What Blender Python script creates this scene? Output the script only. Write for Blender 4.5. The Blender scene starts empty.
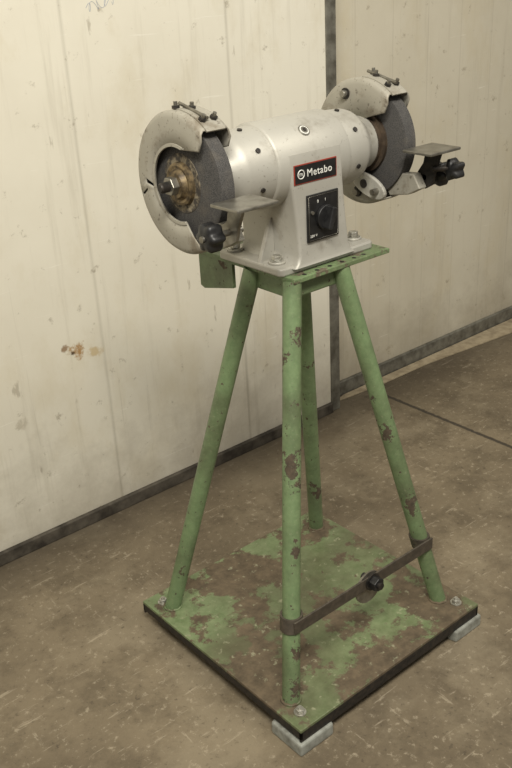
import bpy, bmesh, math, random
from mathutils import Vector, Matrix
random.seed(3)
S=bpy.context.scene
S.view_settings.view_transform='Standard'
COL=S.collection

# ---------------------------------------------------------------- materials
def srgb(r,g,b):
    f=lambda c:(c/255/12.92) if c/255<=0.04045 else ((c/255+0.055)/1.055)**2.4
    return (f(r),f(g),f(b),1)
class N:
    def __init__(s,name):
        s.m=bpy.data.materials.new(name); s.m.use_nodes=True
        s.t=s.m.node_tree; s.n=s.t.nodes; s.l=s.t.links
        s.b=s.n['Principled BSDF']
        s.tc=s.n.new('ShaderNodeTexCoord').outputs['Object']
    def link(s,a,b): s.l.new(a,b)
    def map(s,scale=(1,1,1),loc=(0,0,0)):
        m=s.n.new('ShaderNodeMapping'); m.inputs['Scale'].default_value=scale; m.inputs['Location'].default_value=loc
        s.link(s.tc,m.inputs['Vector']); return m.outputs[0]
    def noise(s,scale,detail=6,rough=.6,vec=None,dist=0):
        t=s.n.new('ShaderNodeTexNoise'); t.inputs['Scale'].default_value=scale; t.inputs['Detail'].default_value=detail
        t.inputs['Roughness'].default_value=rough; t.inputs['Distortion'].default_value=dist
        s.link(vec or s.tc,t.inputs['Vector']); return t.outputs['Fac']
    def ramp(s,fac,a,b,v0=0,v1=1):
        r=s.n.new('ShaderNodeMapRange'); r.inputs['From Min'].default_value=a; r.inputs['From Max'].default_value=b
        r.inputs['To Min'].default_value=v0; r.inputs['To Max'].default_value=v1
        s.link(fac,r.inputs['Value']); return r.outputs[0]
    def mix(s,fac,c1,c2,mode='MIX'):
        m=s.n.new('ShaderNodeMix'); m.data_type='RGBA'; m.blend_type=mode
        for sock,v in ((m.inputs[0],fac),(m.inputs[6],c1),(m.inputs[7],c2)):
            if hasattr(v,'is_output'): s.link(v,sock)
            else: sock.default_value=v
        return m.outputs[2]
    def math(s,op,a,b=None,c=None):
        m=s.n.new('ShaderNodeMath'); m.operation=op
        for i,v in enumerate((a,b,c)):
            if v is None: continue
            if hasattr(v,'is_output'): s.link(v,m.inputs[i])
            else: m.inputs[i].default_value=v
        return m.outputs[0]
    def xyz(s):
        x=s.n.new('ShaderNodeSeparateXYZ'); s.link(s.tc,x.inputs[0]); return x.outputs
    def bump(s,h,strength=.3,dist=.002):
        b=s.n.new('ShaderNodeBump'); b.inputs['Strength'].default_value=strength; b.inputs['Distance'].default_value=dist
        s.link(h,b.inputs['Height']); s.link(b.outputs[0],s.b.inputs['Normal'])
    def fin(s,col,rough=.6,metal=0):
        for k,v in (('Base Color',col),('Roughness',rough),('Metallic',metal)):
            if hasattr(v,'is_output'): s.link(v,s.b.inputs[k])
            else: s.b.inputs[k].default_value=v
        return s.m

def simple(name,c,c2,rough=.5,metal=0,scale=60,bump=.15,lo=.4,hi=.7):
    a=N(name); n=a.noise(scale); 
    col=a.mix(a.ramp(n,lo,hi),c,c2); a.bump(n,bump,.001)
    return a.fin(col,rough,metal)

def green_paint(name,chip_lo,chip_hi,scale,g1,g2,rust1,rust2,rough=.5,grime=.35,scr=.4,patches=()):
    a=N(name)
    big=a.noise(scale,10,.68); fine=a.noise(scale*5,6,.7); med=a.noise(scale*.5,6,.6,a.map((1,1,1),(3.1,.7,2)))
    g=a.mix(a.ramp(fine,.35,.7),g1,g2)
    g=a.mix(a.ramp(med,.42,.66,0,grime),g,rust1)
    r=a.mix(a.ramp(fine,.35,.65),rust1,rust2)
    chip=a.ramp(big,chip_lo,chip_hi)
    chip2=a.ramp(a.noise(scale*4,4,.6),.655,.675)
    chip=a.math('MAXIMUM',chip,chip2)
    X,Y,Z=a.xyz()[0:3]
    pn=a.ramp(a.noise(75,6,.75),.3,.7,-1.1,1.1)
    for (px,py,pz,pr,pv) in patches:
        d=a.math('ADD',a.math('POWER',a.math('SUBTRACT',X,px),2),a.math('POWER',a.math('SUBTRACT',Y,py),2))
        d=a.math('ADD',d,a.math('POWER',a.math('MULTIPLY',a.math('SUBTRACT',Z,pz),pv),2))
        d=a.math('DIVIDE',a.math('SQRT',d),pr)
        chip=a.math('MAXIMUM',chip,a.ramp(a.math('ADD',d,pn),1.0,.9))
    col=a.mix(chip,g,r)
    sc=a.ramp(a.noise(scale*9,3,.6),.62,.7,0,scr)
    col=a.mix(sc,col,srgb(148,148,122))
    h=a.math('SUBTRACT',1.0,chip); a.bump(h,.35,.001)
    return a.fin(col,a.ramp(chip,0,1,rough,.8),0)

G1=srgb(99,119,83); G2=srgb(115,134,96)
m_leg=green_paint('green_paint_leg',.615,.63,19,G1,G2,srgb(60,52,41),srgb(84,72,57),.42,.5,.3,
    patches=((.120,.131,.485,.013,.45),(.123,.131,.455,.011,.6),(.176,.172,.70,.010,.6),(.062,.075,.150,.012,.6),(.045,.052,.09,.012,.6),(.40,.10,.30,.012,.5),(.36,.13,.46,.010,.5)))
m_base=green_paint('green_paint_worn',.49,.525,7.5,srgb(92,108,72),srgb(120,132,97),srgb(72,62,47),srgb(100,87,68),.42,.75,.6)
m_top=green_paint('green_paint_top',.55,.58,24,srgb(94,114,78),srgb(114,132,94),srgb(72,64,50),srgb(100,92,74),.5,.6,.5)
m_rust=simple('rusty_steel',srgb(66,56,46),srgb(92,78,63),.6,.4,70,.3)
m_bar=simple('dull_steel_bar',srgb(72,66,58),srgb(94,86,75),.55,.4,70,.25)
m_dark=simple('dark_steel',srgb(40,39,38),srgb(66,60,54),.5,.5,90,.2)
m_steel=simple('worn_steel',srgb(142,139,130),srgb(105,100,90),.38,.8,40,.1)
m_zinc=simple('zinc_bolt',srgb(185,184,176),srgb(140,136,124),.35,.7,120,.1)
m_black=simple('black_plastic',srgb(20,20,21),srgb(36,36,36),.45,0,90,.1)
m_blackpanel=simple('black_panel',srgb(22,22,22),srgb(34,34,34),.35,0,90,.02)
m_white=simple('white_print',srgb(215,215,208),srgb(195,195,188),.5,0,90,0)
m_red=simple('red_print',srgb(140,52,38),srgb(125,46,34),.5,0,90,0)
m_foot=simple('grey_rubber_foot',srgb(144,146,138),srgb(106,106,98),.7,0,60,.2)
m_flange=simple('brass_flange',srgb(122,106,78),srgb(70,60,47),.5,.5,90,.3,.4,.6)
m_ink=simple('ink',srgb(140,150,168),srgb(165,168,172),.8)

def silver():
    a=N('silver_hammered_paint')
    big=a.noise(14,7,.65); fine=a.noise(160,4,.6); v=a.noise(5,3,.5)
    c=a.mix(a.ramp(v,.3,.7),srgb(180,178,169),srgb(160,157,148))
    c=a.mix(a.ramp(big,.55,.70,0,.55),c,srgb(120,113,99))
    c=a.mix(a.ramp(fine,.64,.70,0,.45),c,srgb(94,87,76))
    a.bump(fine,.15,.001)
    return a.fin(c,a.ramp(big,.3,.7,.46,.58),.3)
m_silver=silver()
def guardmat():
    a=N('guard_grey_paint')
    big=a.noise(18,8,.68); fine=a.noise(130,4,.6)
    c=a.mix(a.ramp(a.noise(6,3),.3,.7),srgb(166,162,150),srgb(146,142,130))
    c=a.mix(a.ramp(big,.53,.66,0,.7),c,srgb(112,101,84))
    c=a.mix(a.ramp(fine,.61,.67,0,.6),c,srgb(80,71,60))
    a.bump(fine,.15,.001)
    return a.fin(c,.55,.25)
m_guard=guardmat()
def wheelmat():
    a=N('abrasive_wheel'); f=a.noise(700,2,.7); b=a.noise(30,4)
    c=a.mix(a.ramp(f,.35,.7),srgb(42,41,41),srgb(88,86,83)); c=a.mix(a.ramp(b,.5,.75,0,.4),c,srgb(100,93,82))
    a.bump(f,.6,.001); return a.fin(c,.9)
m_wheel=wheelmat()
def blotter():
    a=N('wheel_label'); f=a.noise(60,6,.75)
    c=a.mix(a.ramp(f,.42,.55),srgb(66,60,52),srgb(132,122,102)); c=a.mix(a.ramp(a.noise(90,4),.45,.58,0,.9),c,srgb(48,44,40))
    return a.fin(c,.8)
m_blot=blotter()

def wallmat(name,base,base2,lines,lk=.4,stain=None):
    a=N(name)
    X,Y,Z=a.xyz()[0:3]
    big=a.noise(1.7,6,.6); 
    streak=a.noise(1,8,.7,a.map((26,1,1.6)))
    sm=a.noise(24,8,.75)
    c=a.mix(a.ramp(big,.35,.65),base,base2)
    c=a.mix(a.ramp(a.noise(5,8,.7,a.map((1,1,.6),(7,0,2))),.5,.68,0,.34),c,srgb(182,169,136))
    c=a.mix(a.ramp(streak,.54,.74,0,.28),c,srgb(140,131,110))
    streak2=a.noise(1,4,.6,a.map((60,1,1.2),(4,0,1)))
    c=a.mix(a.ramp(streak2,.65,.76,0,.38),c,srgb(145,136,117))
    spots=a.ramp(sm,.61,.68,0,.55)
    c=a.mix(spots,c,srgb(128,117,96))
    sc=a.noise(1,5,.6,a.map((6,1,90))); c=a.mix(a.ramp(sc,.66,.72,0,.4),c,srgb(232,230,220))
    sc3=a.noise(1,5,.6,a.map((30,1,8),(3,0,5))); c=a.mix(a.ramp(sc3,.68,.72,0,.5),c,srgb(140,130,112))
    fr=a.math('FRACT',a.math('MULTIPLY',X,lines))
    d=a.math('ABSOLUTE',a.math('SUBTRACT',fr,.5))
    ln=a.ramp(d,0,.015,1,0)
    c=a.mix(a.math('MULTIPLY',ln,a.ramp(streak,.3,.6,.08,lk)),c,srgb(120,112,98))
    low=a.math('ADD',Z,a.ramp(a.noise(7,7,.7),.3,.7,-.13,.13))
    c=a.mix(a.ramp(low,.26,.0,0,.45),c,srgb(124,113,94))
    if stain:
        for (sx,sz,rr,cc,k) in stain:
            dx=a.math('SUBTRACT',X,sx); dz=a.math('SUBTRACT',Z,sz)
            dist=a.math('SQRT',a.math('ADD',a.math('POWER',dx,2),a.math('POWER',dz,2)))
            dist=a.math('ADD',dist,a.ramp(a.noise(40,5,.7),.3,.7,-rr*.9,rr*.9))
            c=a.mix(a.ramp(dist,rr,rr*.3,0,k),c,cc)
    a.bump(a.math('SUBTRACT',sm,ln),.12,.002)
    return a.fin(c,.5)
m_wallL=wallmat('painted_panel_left',srgb(218,214,199),srgb(207,202,186),2.3,.4,
   [(.145,.470,.020,srgb(150,112,58),.9),(.115,.482,.010,srgb(120,88,50),.8),(.135,.463,.008,srgb(60,42,24),.9),(.19,.455,.018,srgb(176,150,96),.6),(-.02,.34,.02,srgb(150,140,120),.5)])
m_wallR=wallmat('painted_panel_right',srgb(196,190,172),srgb(181,174,155),6.5,.28)
m_galv=simple('galvanised_rail',srgb(128,126,116),srgb(88,85,76),.5,.4,30,.15,.35,.65)
m_rail=simple('dark_rail',srgb(90,84,74),srgb(50,45,38),.65,.2,25,.2,.35,.65)
m_tan=simple('tan_strip',srgb(160,147,122),srgb(126,113,91),.9,0,30,.2)

def floormat():
    a=N('stained_concrete')
    X,Y,Z=a.xyz()[0:3]
    n1=a.noise(1.6,8,.62); n2=a.noise(9,9,.75); n3=a.noise(55,6,.75); n4=a.noise(3.1,7,.65,a.map((1,1,1),(5,3,0)))
    c=a.mix(a.ramp(n1,.38,.62),srgb(122,110,89),srgb(95,84,66))
    c=a.mix(a.ramp(n2,.47,.60,0,.5),c,srgb(76,66,50))
    c=a.mix(a.ramp(n4,.50,.60,0,.65),c,srgb(131,120,99))
    c=a.mix(a.ramp(n3,.57,.64,0,.6),c,srgb(158,147,126))
    c=a.mix(a.ramp(n3,.42,.34,0,.6),c,srgb(58,49,37))
    sc=a.noise(1,5,.7,a.map((7,60,1))); c=a.mix(a.ramp(sc,.62,.67,0,.5),c,srgb(164,153,132))
    sc2=a.noise(1,5,.7,a.map((50,9,1),(2,7,0))); c=a.mix(a.ramp(sc2,.64,.69,0,.45),c,srgb(164,153,132))
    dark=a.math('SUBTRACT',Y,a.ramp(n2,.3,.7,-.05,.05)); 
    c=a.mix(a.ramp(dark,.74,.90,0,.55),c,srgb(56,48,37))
    jx=a.math('ADD',X,a.ramp(n3,.3,.7,-.003,.003))
    d=a.math('ABSOLUTE',a.math('SUBTRACT',jx,1.172))
    c=a.mix(a.ramp(d,.009,.004,0,.85),c,srgb(40,35,28))
    a.bump(a.math('ADD',n2,n3),.4,.004)
    return a.fin(c,.72)
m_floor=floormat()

# ---------------------------------------------------------------- mesh helpers
def empty(name,loc=(0,0,0)):
    e=bpy.data.objects.new(name,None); COL.objects.link(e); e.location=loc; return e
def mk(name,bm,mat,parent=None,smooth=None,bevel=0,seg=2):
    bmesh.ops.recalc_face_normals(bm,faces=bm.faces[:])
    me=bpy.data.meshes.new(name); bm.to_mesh(me); bm.free()
    o=bpy.data.objects.new(name,me); COL.objects.link(o); me.materials.append(mat)
    if bevel:
        b=o.modifiers.new('bevel','BEVEL'); b.width=bevel; b.segments=seg; b.limit_method='ANGLE'; b.angle_limit=math.radians(35)
    if smooth:
        for p in me.polygons: p.use_smooth=True
        try: me.set_sharp_from_angle(angle=math.radians(smooth))
        except Exception: pass
    if parent: o.parent=parent
    return o
def box(name,lo,hi,mat,parent=None,bevel=.001,rot=None,piv=None):
    bm=bmesh.new(); bmesh.ops.create_cube(bm,size=1)
    for v in bm.verts: v.co=Vector([lo[i]+(v.co[i]+.5)*(hi[i]-lo[i]) for i in range(3)])
    if rot: bmesh.ops.rotate(bm,verts=bm.verts,cent=piv or [(lo[i]+hi[i])/2 for i in range(3)],matrix=rot)
    return mk(name,bm,mat,parent,bevel=bevel)
def cyl(name,p0,p1,r,mat,parent=None,seg=32,r2=None,bevel=0):
    p0=Vector(p0);p1=Vector(p1);d=p1-p0; bm=bmesh.new()
    bmesh.ops.create_cone(bm,cap_ends=True,segments=seg,radius1=r,radius2=r if r2 is None else r2,depth=d.length)
    q=Vector((0,0,1)).rotation_difference(d)
    bmesh.ops.transform(bm,verts=bm.verts,matrix=Matrix.Translation((p0+p1)/2)@q.to_matrix().to_4x4())
    return mk(name,bm,mat,parent,smooth=35 if seg>8 else None,bevel=bevel)
def prism(name,pts,axis,a,b,mat,parent=None,bevel=.001,smooth=None,seg=2):
    bm=bmesh.new()
    def P(p,t):
        c=list(p); c.insert(axis,t); return c
    A=[bm.verts.new(P(p,a)) for p in pts]; B=[bm.verts.new(P(p,b)) for p in pts]
    bm.faces.new(A); bm.faces.new(B[::-1]); n=len(pts)
    for i in range(n): bm.faces.new((A[i],A[(i+1)%n],B[(i+1)%n],B[i]))
    return mk(name,bm,mat,parent,smooth=smooth,bevel=bevel,seg=seg)
YC,ZC=.2686,.977
def lathe(name,prof,mat,parent=None,seg=72,yc=YC,zc=ZC,smooth=40):
    bm=bmesh.new(); rings=[]
    for x,r in prof:
        if r<1e-6: rings.append([bm.verts.new((x,yc,zc))]); continue
        rings.append([bm.verts.new((x,yc-r*math.cos(2*math.pi*i/seg),zc+r*math.sin(2*math.pi*i/seg))) for i in range(seg)])
    for A,B in zip(rings,rings[1:]):
        for i in range(seg):
            j=(i+1)%seg
            if len(A)==1 and len(B)==1: continue
            if len(A)==1: bm.faces.new((A[0],B[i],B[j]))
            elif len(B)==1: bm.faces.new((A[i],A[j],B[0]))
            else: bm.faces.new((A[i],A[j],B[j],B[i]))
    return mk(name,bm,mat,parent,smooth=smooth)
def poly_curve(name,pts,r,mat,parent=None,cyclic=False):
    cu=bpy.data.curves.new(name,'CURVE'); cu.dimensions='3D'; cu.bevel_depth=r; cu.bevel_resolution=3
    sp=cu.splines.new('POLY'); sp.points.add(len(pts)-1)
    for p,q in zip(sp.points,pts): p.co=(*q,1)
    sp.use_cyclic_u=cyclic
    o=bpy.data.objects.new(name,cu); COL.objects.link(o); cu.materials.append(mat)
    if parent: o.parent=parent
    return o

# ---------------------------------------------------------------- room
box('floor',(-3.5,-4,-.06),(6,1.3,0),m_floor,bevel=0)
WL=.912; WR=.978; XJ=.975
wl=empty('wall_left')
box('panel',(-3.5,WL,0),(XJ,1.2,2.7),m_wallL,wl,bevel=0)
box('edge_strip',(XJ,WL-.004,0),(XJ+.036,1.2,2.7),m_galv,wl,bevel=.002)
wr=empty('wall_right')
box('panel',(XJ+.036,WR,0),(6,1.3,2.7),m_wallR,wr,bevel=0)
box('baseboard_left',(-3.5,WL-.012,0),(XJ,WL,.034),m_rail,bevel=.003)
box('baseboard_right',(XJ+.037,WR-.012,0),(6,WR,.048),m_galv,bevel=.003)
prism('trim_1',[(1.08,.962),(1.03,.945),(1.22,.928),(1.45,.925),(1.85,.885),(2.3,.88),(2.9,.90),(2.9,.962)],2,0.0005,.004,m_tan,bevel=0)
sc=[]
for i in range(60):
    t=i/59; sc.append((.28+.07*t+.006*math.sin(t*23),WL-.0003,1.205+.009*math.sin(t*31)+.012*t))
poly_curve('pen_scribble',sc,.0004,m_ink,wl)

# ---------------------------------------------------------------- stand
st=empty('grinder_stand')
W,D=.501,.495
ZB=.055
box('base_plate',(0,0,ZB-.007),(W,D,ZB),m_base,st,bevel=.0015)
for nm,lo,hi in (('rim_front',(0,0,.026),(W,.005,ZB-.006)),('rim_left',(0,0,.032),(.005,D,ZB-.006)),
                 ('rim_right',(W-.005,0,.026),(W,D,ZB-.006)),('rim_back',(0,D-.005,.026),(W,D,ZB-.006))):
    box(nm,lo,hi,m_dark,st,bevel=.0008)
for i,(fx,fy,sx,sy) in enumerate(((0,0,1,1),(W,0,-1,1),(0,D,1,-1),(W,D,-1,-1))):
    L1=.075
    o=-.006 if i<2 else .022
    a=lambda u,v:(fx+sx*u,fy+sy*v)
    pts=[a(o,o),a(L1,o),a(L1+.004,.012+max(o,0)),a(L1-.012,.045),a(.045,L1-.012),a(.012+max(o,0),L1+.004),a(o,L1)]
    prism('foot_%d'%(i+1),pts,2,0,.027 if i<2 else .048,m_foot if i<2 else m_dark,st,bevel=.004)
    if i<2: prism('foot_neck_%d'%(i+1),[a(.008,.008),a(.06,.008),a(.008,.06)],2,.02,.05,m_dark,st,bevel=0)
    cyl('foot_washer_%d'%(i+1),(*a(.03,.034),ZB),(*a(.03,.034),ZB+.002),.0115,m_zinc,st)
    cyl('foot_bolt_%d'%(i+1),(*a(.03,.034),ZB+.002),(*a(.03,.034),ZB+.009),.0082,m_zinc,st,seg=6,bevel=.0008)
    cyl('foot_stud_%d'%(i+1),(*a(.03,.034),ZB+.009),(*a(.03,.034),ZB+.013),.004,m_zinc,st,seg=12)
HB=.80
bot={'front':(.040,.069),'right':(.455,.069),'left':(.038,.437),'back':(.457,.437)}
top={'front':(.190,.196),'right':(.312,.196),'left':(.190,.306),'back':(.312,.306)}
R=.0165
def legp(k,z):
    t=(z-ZB)/(.77-ZB); b=bot[k];u=top[k]
    return Vector((b[0]+(u[0]-b[0])*t,b[1]+(u[1]-b[1])*t,z))
for k in bot:
    cyl('leg_'+k,legp(k,ZB-.002),legp(k,HB-.009),R,m_leg,st,seg=40)
    b=legp(k,ZB)
    pts=[(b.x+(R+.001)*math.cos(t),b.y+(R+.001)*math.sin(t),ZB+.001+.0008*math.sin(t*9)) for t in [2*math.pi*i/36 for i in range(36)]]
    poly_curve('weld_'+k,pts,.0028,m_base,st,True)
box('top_plate',(.184,.182,HB-.009),(.418,.452,HB),m_top,st,bevel=.0015)
for i,(x,y) in enumerate(((.215,.191),(.245,.1915),(.275,.191),(.305,.1915),(.335,.191),(.36,.192),(.408,.25),(.409,.30))):
    cyl('plate_hole_%d'%(i+1),(x,y,HB-.004),(x,y,HB+.0003),.0042,m_dark,st,seg=16)
prism('flange_left',[(.352,HB-.008),(.452,HB-.008),(.452,HB-.072),(.440,HB-.076),(.352,HB-.056)],0,.187,.194,m_leg,st,bevel=.001)
prism('socket_box',[(.205,.200),(.310,.200),(.318,.208),(.318,.31),(.205,.31),(.192,.296),(.192,.214)],2,HB-.042,HB-.009,m_leg,st,bevel=.003)
zc=.203
pf=legp('front',zc); pr=legp('right',zc)
yb=pf.y-R-.003
box('cross_bar',(pf.x-.012,yb-.004,zc-.013),(pr.x+.010,yb,zc+.013),m_bar,st,bevel=.0012)
for k,p in (('front',pf),('right',pr)):
    ro,ri=R+.0045,R+.0008; vs=[]
    for i in range(24):
        t=2*math.pi*i/24; row=[]
        for rr,zz in ((ri,-.013),(ro,-.013),(ro,.013),(ri,.013)):
            q=legp(k,zc+zz); row.append((q.x+rr*math.cos(t),q.y+rr*math.sin(t),zc+zz))
        vs.append(row)
    bm=bmesh.new(); vs=[[bm.verts.new(q) for q in row] for row in vs]
    for i in range(len(vs)):
        A=vs[i];B=vs[(i+1)%len(vs)]
        for j in range(4): bm.faces.new((A[j],A[(j+1)%4],B[(j+1)%4],B[j]))
    mk('clamp_'+k,bm,m_bar,st,smooth=40)
xm=(pf.x+pr.x)/2+.010
cyl('bar_washer',(xm,yb-.004,zc),(xm,yb-.007,zc),.018,m_dark,st)
cyl('bar_nut',(xm,yb-.007,zc),(xm,yb-.022,zc),.0145,m_black,st,seg=6,bevel=.001)
cyl('bar_bolt',(xm,yb+.020,zc),(xm,yb-.028,zc),.007,m_dark,st)
cyl('bar_disc',(xm-.004,yb+.0005,zc-.014),(xm-.004,yb+.0045,zc-.014),.034,m_steel,st)

# ---------------------------------------------------------------- grinder
gr=empty('bench_grinder')
prism('foot_flange',[(.182,.205),(.395,.205),(.402,.212),(.402,.37),(.395,.377),(.182,.377),(.175,.37),(.175,.212)],2,HB,HB+.014,m_silver,gr,bevel=.003)
for i,(x,y) in enumerate(((.197,.240),(.383,.240),(.197,.352),(.383,.352))):
    cyl('foot_pad_%d'%(i+1),(x,y,HB+.014),(x,y,HB+.018),.015,m_silver,gr,bevel=.001)
    cyl('hold_washer_%d'%(i+1),(x,y,HB+.018),(x,y,HB+.0195),.0125,m_zinc,gr)
    cyl('hold_bolt_%d'%(i+1),(x,y,HB+.0195),(x,y,HB+.028),.0092,m_zinc,gr,seg=6,bevel=.001)
def loft(name,secs,mat,parent,bevel=0,rc=.012):
    bm=bmesh.new(); rings=[]
    for (z,x0,x1,y0,y1) in secs:
        ring=[]
        for cx,cy,a0 in ((x0+rc,y0+rc,180),(x1-rc,y0+rc,270),(x1-rc,y1-rc,0),(x0+rc,y1-rc,90)):
            for i in range(6):
                t=math.radians(a0+90*i/5); ring.append(bm.verts.new((cx+rc*math.cos(t),cy+rc*math.sin(t),z)))
        rings.append(ring)
    n=len(rings[0])
    for A,B in zip(rings,rings[1:]):
        for i in range(n): bm.faces.new((A[i],A[(i+1)%n],B[(i+1)%n],B[i]))
    bm.faces.new(rings[0]); bm.faces.new(rings[-1])
    return mk(name,bm,mat,parent,smooth=50)
loft('pedestal',[(HB+.010,.200,.346,.197,.356),(HB+.016,.209,.338,.198,.352),(HB+.03,.213,.331,.198,.350),(.88,.209,.324,.198,.345),(.94,.200,.317,.197,.340),(.985,.193,.315,.197,.340),(1.0,.193,.315,.200,.337)],m_silver,gr,rc=.006)
for s,xe in ((-1,.212),(1,.330)):
    prism('rib_%s'%('a' if s<0 else 'b'),[(xe,HB+.012),(xe+s*.034,HB+.012),(xe+s*.006,.885),(xe,.90)],1,.262,.270,m_silver,gr,bevel=.001)
lathe('motor_housing',[(.172,0),(.172,.066),(.175,.0700),(.178,.0715),(.332,.0715),(.336,.0700),(.338,.066),(.338,0)],m_silver,gr)
def MXF(side): return (lambda x:x-.005) if side==0 else (lambda x:.512-x)
def sector(name,prof,mat,parent,f,a0f,a1f,steps=96,skip=None,thick=.0022):
    bm=bmesh.new(); G=[]
    for x,r in prof:
        a0,a1=a0f(r),a1f(r)
        G.append([(bm.verts.new((f(x),YC-r*math.cos(math.radians(a0+(a1-a0)*i/steps)),ZC+r*math.sin(math.radians(a0+(a1-a0)*i/steps)))),a0+(a1-a0)*i/steps) for i in range(steps+1)])
    for k,(A,B) in enumerate(zip(G,G[1:])):
        for i in range(steps):
            if skip and skip(k,(A[i][1]+A[i+1][1])/2): continue
            bm.faces.new((A[i][0],A[i+1][0],B[i+1][0],B[i][0]))
    o=mk(name,bm,mat,parent,smooth=40)
    m=o.modifiers.new('solid','SOLIDIFY'); m.thickness=thick; m.offset=0
    return o
RG=.110
def a0f(r):
    if r<=.0905: return math.degrees(math.asin(min(1,.057/max(r,.0600))))
    return 39+(r-.0905)/(RG-.0905)*13
def a1f(r): return 286+(min(max(r,.058),RG)-.058)/(RG-.058)*14
for side in (0,1):
    f=MXF(side); T='left' if side==0 else 'right'
    g=[(.030,.058),(.030,.085),(.0302,.101),(.032,.107),(.036,RG),(.079,RG),(.083,.107),(.085,.101),(.085,.085),(.085,.046)]
    sector('guard_'+T,g,m_guard,gr,f,a0f,a1f,skip=lambda k,a:(k<3 and 190.2<a<194.8))
    sector('guard_lip_'+T,[(.030,.058),(.028,.0585),(.028,.0625),(.030,.063)],m_guard,gr,f,a0f,a1f,thick=.001)
    lathe('end_bell_'+T,[(f(x),r) for x,r in ((.083,0),(.083,.047),(.098,.047),(.104,.050),(.114,.057),(.121,.0625),(.128,.0648),(.180,.0675),(.180,0))],m_silver,gr)
    for i,ang in enumerate((35,-20,80)):
        t=math.radians(ang); rr=.0655
        c=Vector((f(.150),YC-rr*math.cos(t),ZC+rr*math.sin(t))); n=Vector((0,-math.cos(t),math.sin(t)))
        cyl('bell_screw_%s_%d'%(T,i+1),c-n*.004,c+n*.003,.0042,m_dark,gr,seg=16)
    lathe('wheel_'+T,[(f(x),r) for x,r in ((.040,.0),(.040,.092),(.0415,.0965),(.066,.0965),(.0675,.093),(.0675,0))],m_wheel,gr)
    lathe('wheel_label_'+T,[(f(.0398),0),(f(.0393),.046),(f(.040),.0465)],m_blot,gr)
    lathe('flange_'+T,[(f(x),r) for x,r in ((.040,.034),(.033,.033),(.031,.029),(.032,.025),(.027,.021),(.0245,.020),(.024,0))],m_flange,gr)
    lathe('inner_flange_'+T,[(f(x),r) for x,r in ((.0675,.054),(.074,.054),(.075,.047),(.084,.047))],m_rust,gr)
    cyl('nut_'+T,(f(.025),YC,ZC),(f(.012),YC,ZC),.0150,m_steel,gr,seg=6,bevel=.0012)
    pr_=[(f(.03),.0078)]
    x=.012
    while x>-.001: pr_+=[(f(x),.0082),(f(x-.0008),.0070)]; x-=.0016
    pr_+=[(f(-.0035),.006),(f(-.0035),0)]
    lathe('shaft_'+T,pr_,m_dark,gr,seg=32,smooth=30)
    def arcp(a,r,x): t=math.radians(a); return Vector((f(x),YC-r*math.cos(t),ZC+r*math.sin(t)))
    bm=bmesh.new(); rows=[]
    for i in range(9):
        a=50+40*i/8
        rows.append([bm.verts.new(arcp(a,rr,xx)) for xx,rr in ((.040,.1105),(.075,.1105),(.075,.1130),(.040,.1130))])
    for A,B in zip(rows,rows[1:]):
        for j in range(4): bm.faces.new((A[j],A[(j+1)%4],B[(j+1)%4],B[j]))
    bm.faces.new(rows[0]); bm.faces.new(rows[-1][::-1])
    mk('spark_arrestor_'+T,bm,m_guard,gr,smooth=40)
    for i,(a,x) in enumerate(((62,.047),(62,.068),(82,.057),(92,.042))):
        cyl('arrestor_screw_%s_%d'%(T,i+1),arcp(a,.111,x),arcp(a,.123,x),.0032,m_steel,gr,seg=12)
        cyl('arrestor_nut_%s_%d'%(T,i+1),arcp(a,.1125,x),arcp(a,.117,x),.0062,m_dark,gr,seg=6)
    cyl('arrestor_rod_'+T,arcp(60,.119,.052),arcp(94,.119,.052),.0028,m_steel,gr,seg=12)
    zr=.963 if side==0 else .972
    xs=sorted((f(.010),f(.088)))
    box('tool_rest_'+T,(xs[0],.098,zr),(xs[1],.162,zr+.005),m_steel,gr,bevel=.0012)
    xs=sorted((f(.034),f(.040)))
    prism('rest_arm_'+T,[(.116,zr),(.150,zr),(.156,zr-.025),(.168,.930),(.168,.912),(.150,.902),(.136,.910),(.130,.93)],0,xs[0],xs[1],m_dark if side else m_steel,gr,bevel=.001)
    xs=sorted((f(.040),f(.060)))
    prism('rest_bracket_'+T,[(.145,.906),(.172,.892),(.215,.884),(.225,.900),(.190,.928),(.160,.930)],0,xs[0],xs[1],m_guard,gr,bevel=.002)
    bm=bmesh.new(); ky,kz=.152,.922; rings=[]
    for x,s in ((.014,.55),(.012,.9),(.008,1),(-.008,1),(-.012,.88),(-.014,.5)):
        rings.append([bm.verts.new((f(x),ky+s*(.0205+.0025*math.cos(6*t))*math.cos(t),kz+s*(.0205+.0025*math.cos(6*t))*math.sin(t))) for t in [2*math.pi*i/60 for i in range(60)]])
    for A,B in zip(rings,rings[1:]):
        for i in range(60): bm.faces.new((A[i],A[(i+1)%60],B[(i+1)%60],B[i]))
    bm.faces.new(rings[0]); bm.faces.new(rings[-1])
    mk('knob_'+T,bm,m_black,gr,smooth=50)
    cyl('knob_stud_'+T,(f(-.018),ky,kz),(f(.040),ky,kz),.005,m_steel,gr,seg=16)
    for i,a in enumerate((110,165,225,270)):
        t=math.radians(a); rr=.088
        c=(YC-rr*math.cos(t),ZC+rr*math.sin(t))
        cyl('guard_screw_%s_%d'%(T,i+1),(f(.085),*c),(f(.096),*c),.0065,m_steel,gr,seg=16,bevel=.001)
        cyl('guard_screw_washer_%s_%d'%(T,i+1),(f(.085),*c),(f(.088),*c),.010,m_dark,gr,seg=20)
    xs=sorted((f(.087),f(.095)))
    lug=[]
    for i in range(24):
        t=2*math.pi*i/24; lug.append((.236+.040*math.cos(t)*(1.0),.905+.020*math.sin(t)+.25*.040*math.cos(t)))
    prism('guard_lug_'+T,lug,0,xs[0],xs[1],m_silver,gr,bevel=.002)
    cyl('lug_slot_'+T,(f(.094),.246,.908),(f(.0965),.246,.908),.008,m_dark,gr,seg=20)
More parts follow.
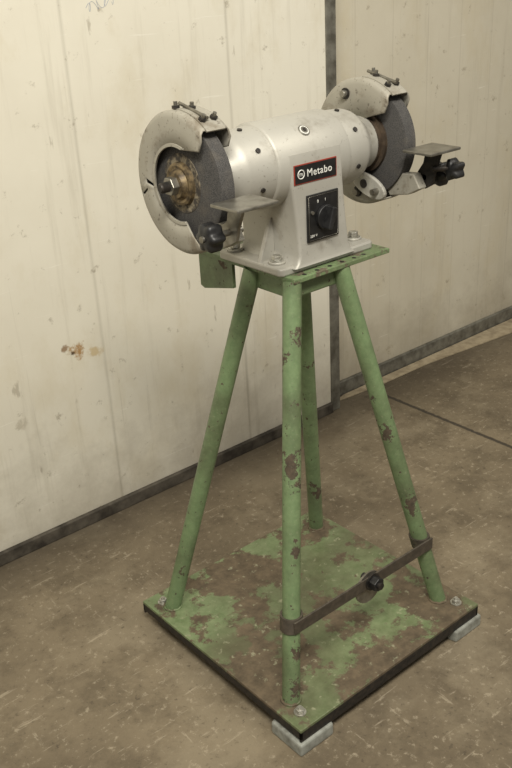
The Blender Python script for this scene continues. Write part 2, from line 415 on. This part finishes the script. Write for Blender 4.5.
    cyl('lug_screw_'+T,(f(.094),.214,.899),(f(.108),.214,.899),.0055,m_steel,gr,seg=16)
cyl('rest_rod_right',(.465,.13,.942),(.510,.112,.936),.005,m_dark,gr,seg=16)
bm=bmesh.new(); rings=[]
for x,s in ((.490,.6),(.494,1),(.512,1),(.516,.6)):
    rings.append([bm.verts.new((x,.112+s*(.0165+.003*math.cos(5*t))*math.cos(t),.936+s*(.0165+.003*math.cos(5*t))*math.sin(t))) for t in [2*math.pi*i/60 for i in range(60)]])
for A,B in zip(rings,rings[1:]):
    for i in range(60): bm.faces.new((A[i],A[(i+1)%60],B[(i+1)%60],B[i]))
bm.faces.new(rings[0]); bm.faces.new(rings[-1]); mk('knob_outer_right',bm,m_black,gr,smooth=50)

YF=.1972
box('label_border',(.203,YF-.0015,.9515),(.299,YF,.9835),m_red,gr,bevel=.0003)
box('label_plate',(.205,YF-.0022,.9533),(.297,YF-.001,.9817),m_blackpanel,gr,bevel=.0002)
def text(name,s,size,loc,mat,bold=.0,sp=1.12):
    cu=bpy.data.curves.new(name,'FONT'); cu.body=s; cu.size=size; cu.extrude=.0002; cu.offset=bold; cu.align_x='LEFT'; cu.align_y='CENTER'; cu.space_character=sp
    o=bpy.data.objects.new(name,cu); COL.objects.link(o); o.location=loc; o.rotation_euler=(math.pi/2,0,0)
    cu.materials.append(mat); o.parent=gr; return o
text('label_text','Metabo',.0170,(.230,YF-.0025,.9672),m_white,.0001)
poly_curve('label_logo',[(.2175+.007*math.cos(t),YF-.0024,.9675+.007*math.sin(t)) for t in [2*math.pi*i/32 for i in range(32)]],.0009,m_white,gr,True)
text('logo_letter','m',.010,(.2134,YF-.0025,.968),m_white,.0)
box('switch_plate',(.229,YF-.003,.850),(.301,YF+.001,.930),m_blackpanel,gr,bevel=.001)
poly_curve('switch_frame',[(.232,YF-.0032,.853),(.298,YF-.0032,.853),(.298,YF-.0032,.927),(.232,YF-.0032,.927)],.0004,m_steel,gr,True)
cyl('switch_dial',(.268,YF-.003,.888),(.268,YF-.010,.888),.021,m_black,gr,bevel=.001)
box('switch_grip',(.263,YF-.024,.869),(.273,YF-.008,.907),m_black,gr,bevel=.002,rot=Matrix.Rotation(math.radians(18),3,'Y'))
text('switch_marks','0      I',.007,(.251,YF-.0032,.917),m_white,.0)
text('plate_text','220 V',.006,(.234,YF-.0032,.860),m_white,.0)
cyl('switch_lamp',(.239,YF-.003,.9),(.239,YF-.006,.9),.003,m_steel,gr,seg=16)
t=math.radians(48); n=Vector((0,-math.cos(t),math.sin(t)))
c=Vector((.250,YC,ZC))+n*.0715
cyl('round_badge',c-n*.002,c+n*.0012,.0105,m_steel,gr,bevel=.0004)
cyl('round_badge_ring',c+n*.0012,c+n*.0016,.0085,m_white,gr)
cyl('round_badge_centre',c+n*.0016,c+n*.0020,.0065,m_steel,gr)
cyl('round_badge_dot',c+n*.0020,c+n*.0023,.0035,m_dark,gr,seg=16)

# ---------------------------------------------------------------- lights
def area(name,loc,size,sy,power,col,target):
    l=bpy.data.lights.new(name,'AREA'); l.shape='RECTANGLE'; l.size=size; l.size_y=sy; l.energy=power; l.color=col
    o=bpy.data.objects.new(name,l); COL.objects.link(o); o.location=loc
    o.rotation_euler=(Vector(target)-Vector(loc)).to_track_quat('-Z','Y').to_euler(); return o
area('ceiling_light_1',(-.9,-1.1,2.8),1.3,.35,96,(1,.955,.86),(.2,.3,.35))
area('ceiling_light_2',(1.6,-1.4,3.1),2.0,.5,38,(1,.935,.82),(1.2,.3,.3))
w=bpy.data.worlds.new('World'); S.world=w; w.use_nodes=True
w.node_tree.nodes['Background'].inputs[0].default_value=(1,.95,.86,1)
w.node_tree.nodes['Background'].inputs[1].default_value=.34

# ---------------------------------------------------------------- camera
yaw,pit,rol,fpx=.8884,-.4432,-.0545,919.6
fw=Vector((math.cos(yaw)*math.cos(pit),math.sin(yaw)*math.cos(pit),math.sin(pit)))
r=fw.cross(Vector((0,0,1))).normalized(); u=r.cross(fw)
r2=r*math.cos(rol)+u*math.sin(rol); u2=-r*math.sin(rol)+u*math.cos(rol)
cam=bpy.data.cameras.new('camera'); co=bpy.data.objects.new('camera',cam); COL.objects.link(co)
M=Matrix((r2,u2,-fw)).transposed().to_4x4(); M.translation=Vector((-.7899,-.9002,1.3031)); co.matrix_world=M
cam.sensor_fit='VERTICAL'; cam.sensor_height=24; cam.lens=fpx/768*24; cam.clip_start=.02
S.camera=co
